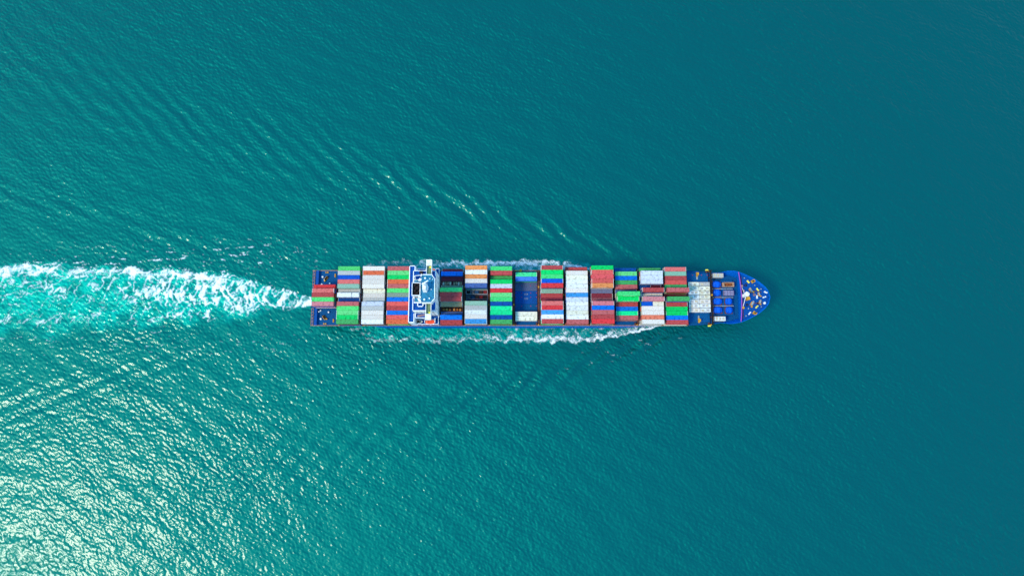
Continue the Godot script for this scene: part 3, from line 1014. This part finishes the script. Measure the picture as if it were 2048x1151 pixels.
# meshes of a container of length l, shared by all of that length
func kit(l: float) -> Dictionary:
	var key := str(l)
	if kits.has(key): return kits[key]
	var w := 2.42
	var h := 2.57
	var k := {}
	var st := mb()
	var n := int(round((l - 0.4) / 0.56))
	var p := (l - 0.4) / n
	for s in [-1.0, 1.0]:
		for i in n:      # corrugated side walls
			var x0 := -l * 0.5 + 0.2 + i * p
			var zo: float = s * (w * 0.5 - 0.02)
			var zi: float = s * (w * 0.5 - 0.07)
			var q := [[0.0, zo], [0.3, zo], [0.5, zi], [0.8, zi], [1.0, zo]]
			for m in 4:
				quad(st, Vector3(x0 + q[m][0] * p, 0.12, q[m][1]), Vector3(x0 + q[m + 1][0] * p, 0.12, q[m + 1][1]), Vector3(x0 + q[m + 1][0] * p, h - 0.1, q[m + 1][1]), Vector3(x0 + q[m][0] * p, h - 0.1, q[m][1]), Vector3(0, 0, s))
		box(st, Vector3(0, h - 0.06, s * (w * 0.5 - 0.05)), Vector3(l - 0.36, 0.1, 0.1))
		box(st, Vector3(0, 0.08, s * (w * 0.5 - 0.06)), Vector3(l - 0.36, 0.16, 0.12))
	box(st, Vector3(0, 0.14, 0), Vector3(l - 0.4, 0.08, w - 0.26))
	k.body = st.commit()
	st = mb()
	for i in n:          # roof with shallow pressed ribs
		var x0 := -l * 0.5 + 0.2 + i * p
		var q := [[0.0, h - 0.02], [0.35, h - 0.02], [0.45, h - 0.055], [0.9, h - 0.055], [1.0, h - 0.02]]
		for m in 4:
			quad(st, Vector3(x0 + q[m][0] * p, q[m][1], -w * 0.5 + 0.1), Vector3(x0 + q[m + 1][0] * p, q[m + 1][1], -w * 0.5 + 0.1), Vector3(x0 + q[m + 1][0] * p, q[m + 1][1], w * 0.5 - 0.1), Vector3(x0 + q[m][0] * p, q[m][1], w * 0.5 - 0.1), Vector3.UP)
	k.roof = st.commit()
	st = mb()
	for s in [-1.0, 1.0]:
		box(st, Vector3(0, h * 0.5, s * (w * 0.5 - 0.08)), Vector3(0.17, h, 0.16))
	box(st, Vector3(0, h - 0.09, 0), Vector3(0.19, 0.17, w - 0.3))
	box(st, Vector3(0, 0.09, 0), Vector3(0.17, 0.18, w - 0.3))
	k.frame = st.commit()
	st = mb()
	box(st, Vector3(0, h * 0.5, 0), Vector3(0.06, h - 0.4, w * 0.5 - 0.2))
	for z in [-0.25, 0.25]:
		tube(st, Vector3(0.06, 0.25, z), Vector3(0.06, h - 0.25, z), 0.03, 0.03, 5)
	k.door = st.commit()
	st = mb()
	box(st, Vector3(0, h * 0.5, 0), Vector3(0.06, h - 0.36, w - 0.33))
	k.wall = st.commit()
	kits[key] = k
	return k

func container(code: String, at: Vector3, l: float, label: String, group := GROUP) -> Node3D:
	var k := kit(l)
	var m := tone(code)
	var fm: Material = m
	if rng.randf() < 0.35 and not code in ["wh", "ws", "cr", "li"]:
		fm = paint("end_frame_pale", Color(0.80, 0.79, 0.76), 1, 0.55)
	var o := thing("container", label, "container", at, 0.0, group)
	put_mesh(k.body, "body", m, o)
	put_mesh(k.roof, "roof", m, o)
	put_mesh(k.frame, "end_frame", fm, o, Vector3(l * 0.5 - 0.1, 0, 0))
	put_mesh(k.frame, "end_frame", fm, o, Vector3(-l * 0.5 + 0.1, 0, 0))
	put_mesh(k.wall, "end_wall", m, o, Vector3(-l * 0.5 + 0.12, 0, 0))
	for z in [-0.56, 0.56]:
		put_mesh(k.door, "door", m, o, Vector3(l * 0.5 - 0.12, 0, z))
	return o

func topless_container(code: String, at: Vector3, label: String) -> void:
	var k := kit(12.19)
	var m := tone(code)
	var o := thing("open_top_container", label, "container", at, 0.0, "open-top containers on the ship")
	put_mesh(k.body, "body", m, o)
	put_mesh(k.frame, "end_frame", m, o, Vector3(6.0, 0, 0))
	put_mesh(k.frame, "end_frame", m, o, Vector3(-6.0, 0, 0))
	put_mesh(k.wall, "end_wall", m, o, Vector3(-5.97, 0, 0))
	for z in [-0.56, 0.56]:
		put_mesh(k.door, "door", m, o, Vector3(5.97, 0, z))

func split(tok: String) -> Array:
	var n := int(tok.right(1))
	return [tok.left(tok.length() - 1).split("/"), n]

func build_cargo() -> void:
	rng.seed = 21
	var hidden: Array = []      # [position, colour] of the containers nobody sees more than a sliver of
	var lower := ["rd", "br", "rm", "nv", "bl", "gd", "gb", "og", "gr", "ws", "rc", "bb", "gg"]
	for b in BAYS:
		var rows: PackedStringArray = b.rows.split(" ")
		for i in 13:
			if rows[i] == "-": continue
			var cell := split(rows[i])
			var c: PackedStringArray = cell[0]
			var n: int = cell[1]
			var z := (i - 6) * PITCH
			var next := 0
			if i < 12 and rows[i + 1] != "-": next = split(rows[i + 1])[1]
			var seat := "%s row from port, %s" % [NTH[i], b.where]
			for t in n:
				var at := Vector3(b.x, HATCH + 0.01 + t * TIER, z)
				if t < n - 1:
					var code: String = lower[rng.randi() % lower.size()]
					if i == 12: code = b.side if t >= n - 3 else code
					if t >= next:
						var o := container(code, at, 12.19, "%s container, tier %s, %s" % [PAL[code][0], ["one", "two", "three", "four", "five", "six"][t], seat])
						if i == 12 and t == n - 2 and b.name in ["B3", "B8", "B10"]:
							var st := mb()
							box(st, Vector3(0, 1.75, 1.215), Vector3(7.2, 0.55, 0.02))
							put(st, "marking_band", paint("marking_white", Color(0.88, 0.86, 0.8), 0, 0.6), o)
					else:
						hidden.append([at, tone(code).albedo_color.srgb_to_linear()])
				elif c[0] == "T" or c[0] == "U":
					var la := 6.06 if c[0] == "T" else 7.85
					var lb := 6.06 if c[0] == "T" else 4.1
					var end := 6.095
					container(c[1], at + Vector3(-end + la * 0.5, 0, 0), la, "short %s container, aft in %s" % [PAL[c[1]][0], seat], "short containers on the ship")
					container(c[2], at + Vector3(end - lb * 0.5, 0, 0), lb, "short %s container, forward in %s" % [PAL[c[2]][0], seat], "short containers on the ship")
				elif c[0] == "X":
					topless_container(c[1], at, "open-top %s container, %s" % [PAL[c[1]][0], seat])
					fill_open(at, b.name, i, seat)
				else:
					var o := container(c[0], at, 12.19, "%s container topping %s" % [PAL[c[0]][0], seat])
					if b.name in ["B10", "B11", "B6"] and c[0] in ["oy", "gb", "gm"] and n >= 4 and i > 3:
						var st := mb()
						box(st, Vector3(0, 2.05, 1.215), Vector3(6.4, 0.5, 0.02))
						put(st, "marking_band", paint("marking_white", Color(0.88, 0.86, 0.8), 0, 0.6), o)
	# the rest of the stacks, buried between the others
	var mm := MultiMesh.new()
	mm.transform_format = MultiMesh.TRANSFORM_3D
	mm.use_colors = true
	var st := mb()
	var k := kit(12.19)
	st.append_from(k.body, 0, Transform3D())
	st.append_from(k.roof, 0, Transform3D())
	for s in [-1.0, 1.0]:
		st.append_from(k.frame, 0, Transform3D(Basis(), Vector3(6.0 * s, 0, 0)))
		st.append_from(k.wall, 0, Transform3D(Basis(), Vector3(5.97 * s, 0, 0)))
	mm.mesh = st.commit()
	mm.instance_count = hidden.size()
	for q in hidden.size():
		mm.set_instance_transform(q, Transform3D(Basis(), hidden[q][0]))
		mm.set_instance_color(q, hidden[q][1])
	var mi := MultiMeshInstance3D.new()
	mi.name = "lower_containers"
	mi.multimesh = mm
	var hm := StandardMaterial3D.new()
	hm.resource_name = "lower_container_paint"
	hm.vertex_color_use_as_albedo = true
	hm.roughness = 0.55
	mi.material_override = hm
	add_child(mi)
	tag(mi, "lower tiers of mixed containers buried inside the stacks", "containers", "", "stuff")
	build_fore_cargo()

func fill_open(at: Vector3, bay: String, row: int, seat: String) -> void:
	if bay == "B4" and row == 3:
		for q in 8:
			var x := -5.0 + q * 1.3 + (0.9 if q > 3 else 0.0)
			var st := mb()
			box(st, Vector3(0, 0.9, 0), Vector3(1.05, 1.8, 1.7))
			for e in [-0.4, 0.4]:
				box(st, Vector3(e, 1.86, 0), Vector3(0.16, 0.12, 1.72))
			var o := put(st, "crate", paint("crate_pale", Color(0.62, 0.55, 0.46), 2, 0.8) if q % 3 else paint("crate_white", Color(0.80, 0.76, 0.70), 2, 0.7))
			o.position = at + Vector3(x, 0.2, rng.randf_range(-0.15, 0.15))
			tag(o, "%s crate standing in the maroon open-top container ahead of the bridge" % ("pale timber" if q % 3 else "whitish"), "crate", "%s crates in the maroon open-top container" % ("timber" if q % 3 else "whitish"))
	elif bay == "B4":
		for q in 6:
			var x := -4.6 + q * 1.7 + (0.8 if q > 2 else 0.0)
			var st := mb()
			tube(st, Vector3(-0.55, 0.8, 0), Vector3(0.55, 0.8, 0), 0.8, 0.8, 18)
			tube(st, Vector3(-0.6, 0.8, 0), Vector3(0.6, 0.8, 0), 0.36, 0.36, 12)
			var o := put(st, "steel_coil", paint("coil_rust", Color(0.86, 0.60, 0.34), 2, 0.6) if q % 2 else paint("coil_orange", Color(0.72, 0.44, 0.24), 2, 0.6))
			o.position = at + Vector3(x, 0.55, rng.randf_range(-0.1, 0.1))
			o.rotation.y = rng.randf_range(-0.15, 0.15)
			tag(o, "%s steel coil in the rust brown open-top container ahead of the bridge" % ("bright ochre" if q % 2 else "dark rusty"), "coil", "%s steel coils in the brown open-top container" % ("ochre" if q % 2 else "rusty"))
	else:
		for q in 5:
			var x := -4.8 + q * 2.4
			var kind: int = (q + row) % 5
			var name: String = ["black", "grey", "blue", "dark brown", "red"][kind]
			var col: Color = [Color(0.14, 0.13, 0.15), Color(0.42, 0.42, 0.46), Color(0.16, 0.34, 0.52), Color(0.22, 0.18, 0.18), Color(0.48, 0.14, 0.18)][kind]
			var st := mb()
			box(st, Vector3(0, 0.55, 0), Vector3(2.0, 1.1, 1.7))
			box(st, Vector3(0.2, 1.25, 0.2), Vector3(1.1, 0.3, 0.9))
			for e in [-0.7, 0.7]:
				tube(st, Vector3(-0.9, 1.2, e), Vector3(0.9, 1.2, e), 0.12, 0.12, 8)
			var o := put(st, "machine_part", paint("machine_%d" % kind, col, 2, 0.7))
			o.position = at + Vector3(x, 0.2, 0)
			tag(o, "%s machine part in container, %s" % [name, seat], "machinery", "machine parts in the open-top containers")

func build_fore_cargo() -> void:
	# fourteen short white containers on the fore hatch
	var panel := mb()
	box(panel, Vector3.ZERO, Vector3(1.5, 0.06, 1.1))
	var panel_mesh := panel.commit()
	var cols := ["cr", "cr", "wh", "wh", "wh", "wh", "ws", "gr", "cr", "cr", "cr", "ws", "wh", "wh"]
	for c in 2:
		for r in 7:
			var code: String = cols[c * 7 + r]
			var at := Vector3(103.75 + c * 6.2, HATCH + 0.01, (r - 3) * 2.5 + 0.1)
			var o := container(code, at, 6.06, "short %s container on the fore hatch, %s column, %s from port" % [PAL[code][0], ["aft", "forward"][c], NTH[r]], "short white containers on the fore hatch")
			o.scale.z = 0.91
			for q in 2:
				put_mesh(panel_mesh, "roof_plate", paint("plate_tan", Color(0.74, 0.68, 0.58), 2, 0.7) if (r + q + c) % 2 else paint("plate_grey", Color(0.66, 0.64, 0.64), 2, 0.7), o, Vector3(-1.2 + q * 2.3 + rng.randf_range(-0.4, 0.4), 2.6, rng.randf_range(-0.3, 0.3)))
	for s in [-1.0, 1.0]:
		var st := mb()
		box(st, Vector3(0, 1.0, 0), Vector3(6.4, 2.0, 2.3))
		put(st, "container_pedestal", paint("brown_steel", Color.WHITE), ship).position = Vector3(118.1, DECK - 0.08, 12.45 * s)
		var code := "gr" if s < 0 else "wh"
		var o := container(code, Vector3(118.1, HATCH - 0.07, 12.45 * s), 6.06, "lone short %s container near the %s rail, just aft of the bow" % [PAL[code][0], "port" if s < 0 else "starboard"], "lone containers near the bow")
		for q in 3:
			put_mesh(panel_mesh, "roof_plate", paint("plate_tan", Color.WHITE), o, Vector3(-1.9 + q * 1.9, 2.6, 0)).scale = Vector3(0.7, 1, 1.3)
	# flat platforms and tarpaulin-covered loads on the foremost deck
	var st := mb()
	box(st, Vector3(121.2, DECK + 0.5, 0), Vector3(11.8, 1.2, 20.6))
	put(st, "fore_platform", paint("deck_blue", Color.WHITE), ship)
	for gz in [-5.1, -0.1, 4.8]:
		st = mb()
		box(st, Vector3(121.2, DECK + 1.3, gz), Vector3(11.8, 0.4, 0.35))
		put(st, "platform_girder", paint("gear_grey", Color.WHITE), ship)
	var tm := paint("tarpaulin_blue", Color(0.0, 0.35, 0.80), 1, 0.5)
	var spots := [[117.6, -7.6, 2.5, "beside the wooden crate, aft column"], [117.6, -2.6, 2.3, "beside the grey flat case, aft column"], [117.6, 2.3, 2.6, "aft column, third from port"], [117.6, 7.3, 2.6, "aft column, nearest the starboard rail"], [124.1, 2.3, 1.95, "forward column, inboard"], [124.1, 7.3, 1.95, "forward column, nearest the starboard rail"]]
	for q in spots:
		var t := thing("covered_load", "bulging load under a bright blue tarpaulin, %s" % q[3], "covered cargo", Vector3(q[0], DECK + 1.1, q[1]), 0.0, "blue tarpaulin loads behind the breakwater")
		st = mb()
		dome(st, Vector3(0, 0.5, 0), Vector3(q[2], 2.1, 1.95), 2.8, 28, 9, 0.10)
		put(st, "tarpaulin", tm, t)
		st = mb()
		box(st, Vector3(0, 0.24, 0), Vector3(q[2] * 2.0 + 0.5, 0.44, 4.1))
		put(st, "cradle", paint("brown_steel", Color.WHITE), t)
		for e in [-0.5, 0.5]:
			st = mb()
			for a in 10:
				var f0 := PI * a / 10.0
				var f1 := PI * (a + 1) / 10.0
				tube(st, Vector3(e * q[2], 0.5 + 2.14 * pow(sin(f0), 0.7), -2.02 * signf(cos(f0)) * pow(absf(cos(f0)), 0.7)), Vector3(e * q[2], 0.5 + 2.14 * pow(absf(sin(f1)), 0.7), -2.02 * signf(cos(f1)) * pow(absf(cos(f1)), 0.7)), 0.05, 0.05, 5)
			put(st, "strap", paint("strap_blue", Color(0.02, 0.22, 0.55), 0, 0.6), t)
	var cr := thing("machine_crate", "open brown timber crate with rusty machine inside, behind the breakwater", "crate", Vector3(124.3, DECK + 1.1, -7.4))
	st = mb()
	for s in [-1.0, 1.0]:
		box(st, Vector3(0, 1.0, s * 1.15), Vector3(5.4, 2.0, 0.2))
		box(st, Vector3(s * 2.65, 1.0, 0), Vector3(0.25, 2.0, 2.1))
		box(st, Vector3(s * 3.1, 0.9, 0), Vector3(0.2, 1.8, 2.5))
	box(st, Vector3(0, 0.1, 0), Vector3(5.3, 0.2, 2.2))
	put(st, "frame", paint("crate_cream", Color(0.78, 0.62, 0.50), 2, 0.8), cr)
	st = mb()
	box(st, Vector3(-0.7, 0.9, 0), Vector3(1.6, 1.4, 1.3))
	tube(st, Vector3(0.3, 0.9, 0), Vector3(1.9, 0.9, 0), 0.65, 0.6, 12)
	put(st, "machine", paint("machine_rust", Color(0.55, 0.28, 0.14), 2, 0.7), cr)
	var fl := thing("flat_case", "low grey lilac case lying flat behind the breakwater", "case", Vector3(124.3, DECK + 1.1, -2.5))
	st = mb()
	box(st, Vector3(0, 0.9, 0), Vector3(5.7, 1.8, 2.9))
	put(st, "box", paint("case_lilac", Color(0.50, 0.48, 0.60), 2, 0.7), fl)
	for e in 4:
		st = mb()
		box(st, Vector3(-2.4 + e * 1.6, 1.86, 0), Vector3(0.18, 0.12, 2.94))
		put(st, "batten", paint("case_batten", Color(0.42, 0.36, 0.48), 2, 0.7), fl)

# ------------------------------------------------------------------ foam
func foam_wake(x: float, z: float) -> float:
	var d := -116.0 - x
	if d < 0.0: return 0.0
	var w := n_warp.get_noise_2d(x * 0.06, z * 0.06)
	var w2 := n_warp.get_noise_2d(x * 0.17 + 40.0, z * 0.17)
	var t := wake_t(x, z) + 0.09 * w + 0.04 * w2
	if t < -0.3 or t > 1.4: return 0.0
	var near := 1.0 - smoothstep(30.0, 95.0, d)
	var rough := n_fine.get_noise_2d(x * 0.55, z * 0.55)
	var rim := exp(-pow((t - 0.08) / 0.10, 2.0))            # the bright rim on the port side
	var prof := 0.78 * rim + 0.40 * exp(-pow((t - 0.38) / 0.30, 2.0)) + 0.34 * exp(-pow((t - 0.86) / 0.13, 2.0))
	prof = lerpf(prof, 0.52, near * 0.7)
	# strands: stretched diagonally like torn curtains hanging aft from the rim
	var u := x * 0.80 - z * 0.60 + 3.5 * w2
	var v := x * 0.60 + z * 0.80 + 5.0 * w
	var r1 := 1.0 - absf(n_mass.get_noise_2d(u * 0.05, v * 0.105)) * 3.6
	var r2 := 1.0 - absf(n_fine.get_noise_2d(u * 0.15 + 9.0, v * 0.26)) * 3.4
	var l1 := pow(clampf(r1, 0.0, 1.0), 1.9)
	var l2 := pow(clampf(r2, 0.0, 1.0), 2.0)
	var ribs := 0.0
	if d < 140.0:
		var f := d / 5.6 + 2.6 * pow(t - 0.25, 2.0) + 1.1 * w + 0.35 * w2
		ribs = pow(0.5 + 0.5 * sin(TAU * f), 2.2) * (1.0 - smoothstep(75.0, 140.0, d)) * smoothstep(6.0, 30.0, d) * exp(-pow((t - 0.45) / 0.36, 2.0))
	var q := prof + 0.70 * l1 + 0.26 * l2 + 0.80 * ribs + 0.18 * rough + 0.30 * n_mass.get_noise_2d(x * 0.06, z * 0.10 + 7.0) - 0.26
	q += 0.9 * (1.0 - smoothstep(0.0, 24.0, d)) * exp(-pow((t - 0.72) / 0.38, 2.0))
	q *= smoothstep(-0.14, 0.03, t + 0.10 * rough) * (1.0 - smoothstep(0.80, 1.16, t + 0.10 * rough))
	return 0.94 * smoothstep(0.44, 1.16, q)

func foam_side(x: float, z: float) -> float:
	var o := absf(z) - hull_side(x)
	if o < -1.0 or x < -118.0 or x > 96.0: return 0.0
	var d := 96.0 - x
	var stb := z > 0.0
	var wide := 1.2 + 7.2 * smoothstep(0.0, 62.0, d) if stb else 2.0 + 7.0 * smoothstep(28.0, 75.0, d)
	var w := n_warp.get_noise_2d(x * 0.10, z * 0.10 + 3.0)
	var w2 := n_warp.get_noise_2d(x * 0.26 + 7.0, z * 0.26)
	var q := o / wide + 0.34 * w + 0.16 * w2
	if q > 1.5: return 0.0
	var u := x + 2.6 * w2
	var zz := z + 2.6 * w
	var l1 := pow(clampf(1.0 - absf(n_mass.get_noise_2d(u * 0.13, zz * 0.19 + 50.0)) * 3.2, 0.0, 1.0), 2.0)
	var l2 := pow(clampf(1.0 - absf(n_fine.get_noise_2d(u * 0.32, zz * 0.36)) * 3.0, 0.0, 1.0), 2.2)
	var rim := exp(-pow((q - 0.80) / 0.20, 2.0))
	var strong := 0.9 - 0.55 * smoothstep(30.0, 190.0, d) if stb else (smoothstep(22.0, 52.0, d) * (1.0 - 0.75 * smoothstep(100.0, 190.0, d))) * 0.9
	var v := (0.46 * rim + 0.40 * l1 + 0.26 * l2) * (0.55 + 0.6 * strong) + 0.36 * strong + 0.32 * n_mass.get_noise_2d(x * 0.17, z * 0.2) + 0.16 * n_fine.get_noise_2d(x * 0.8, z * 0.8) - 0.12
	if stb: v += 0.22 * (1.0 - smoothstep(0.0, 50.0, d))
	v *= (1.0 - smoothstep(0.86, 1.22, q)) * smoothstep(0.0, 6.0, d)
	return smoothstep(0.36, 1.15, v) * (0.92 if stb else 0.85)

# a few scattered whitecaps where the bow wave and the wake edge break
func foam_flecks(x: float, z: float) -> float:
	var near := exp(-pow((z + 33.0 + 0.04 * x) / 10.0, 2.0)) * (1.0 - smoothstep(-150.0, -90.0, x)) + 0.55 * exp(-pow((z - 24.0) / 9.0, 2.0)) * (1.0 - smoothstep(-160.0, -95.0, x))
	near = maxf(near, 0.5 * exp(-pow((z - 30.0 + (x - 60.0) * 0.30) / 5.0, 2.0)) * smoothstep(10.0, 50.0, x) * (1.0 - smoothstep(100.0, 112.0, x)))
	if near < 0.05: return 0.0
	var v := n_mass.get_noise_2d(x * 0.09 + 3.0, z * 0.34) * 1.2 + 0.5 * n_fine.get_noise_2d(x * 0.5, z * 0.9)
	return 0.8 * smoothstep(0.74, 1.08, v + 0.22 * near) * near

func foam_patch(called: String, label: String, x0: float, x1: float, z0: float, z1: float, step: float, f: Callable, m: Material) -> void:
	var nx := int((x1 - x0) / step)
	var nz := int((z1 - z0) / step)
	var a := PackedFloat32Array()
	a.resize((nx + 1) * (nz + 1))
	for j in nz + 1:
		for i in nx + 1:
			a[j * (nx + 1) + i] = f.call(x0 + i * step, z0 + j * step)
	var id := PackedInt32Array()
	id.resize(a.size())
	id.fill(-1)
	var v := PackedVector3Array()
	var c := PackedColorArray()
	var ix := PackedInt32Array()
	for j in nz:
		for i in nx:
			var k := j * (nx + 1) + i
			var four := [k, k + 1, k + nx + 2, k + nx + 1]
			if id.size() > 0 and maxf(maxf(a[four[0]], a[four[1]]), maxf(a[four[2]], a[four[3]])) < 0.03:
				continue
			for q in four:
				if id[q] < 0:
					id[q] = v.size()
					var x: float = x0 + (q % (nx + 1)) * step
					var z: float = z0 + (q / (nx + 1)) * step
					v.append(Vector3(x, sea_height(x, z) + 0.07 + 0.22 * a[q] * (0.7 + 0.6 * n_fine.get_noise_2d(x * 0.9, z * 0.9)), z))
					c.append(Color(1, 1, 1, a[q]))
			ix.append_array(PackedInt32Array([id[four[0]], id[four[1]], id[four[2]], id[four[0]], id[four[2]], id[four[3]]]))
	var arr := []
	arr.resize(Mesh.ARRAY_MAX)
	arr[Mesh.ARRAY_VERTEX] = v
	arr[Mesh.ARRAY_COLOR] = c
	arr[Mesh.ARRAY_INDEX] = ix
	var st := SurfaceTool.new()
	st.create_from_arrays(arr)
	st.generate_normals()
	var o := put(st, called, m)
	tag(o, label, "foam", "", "stuff")

func build_foam() -> void:
	var m := StandardMaterial3D.new()
	m.resource_name = "sea_foam"
	m.albedo_color = Color(0.93, 0.95, 0.94)
	m.vertex_color_use_as_albedo = true
	m.transparency = BaseMaterial3D.TRANSPARENCY_ALPHA
	m.roughness = 0.9
	foam_patch("wake_foam", "broad churned white foam trail in the turquoise wake behind the stern", -330.0, -113.0, -30.0, 24.0, 0.36, foam_wake, m)
	foam_patch("bow_wave_foam", "lacy white foam running along the starboard side of the blue hull", -118.0, 97.0, 8.0, 29.0, 0.33, foam_side, m)
	foam_patch("bow_wave_foam", "thin curling white foam along the port side of the blue hull", -118.0, 97.0, -29.0, -8.0, 0.33, foam_side, m)
	foam_patch("whitecap_foam", "scattered small white flecks of broken crests beside the wake and bow wave", -330.0, 112.0, -62.0, 45.0, 0.4, foam_flecks, m)
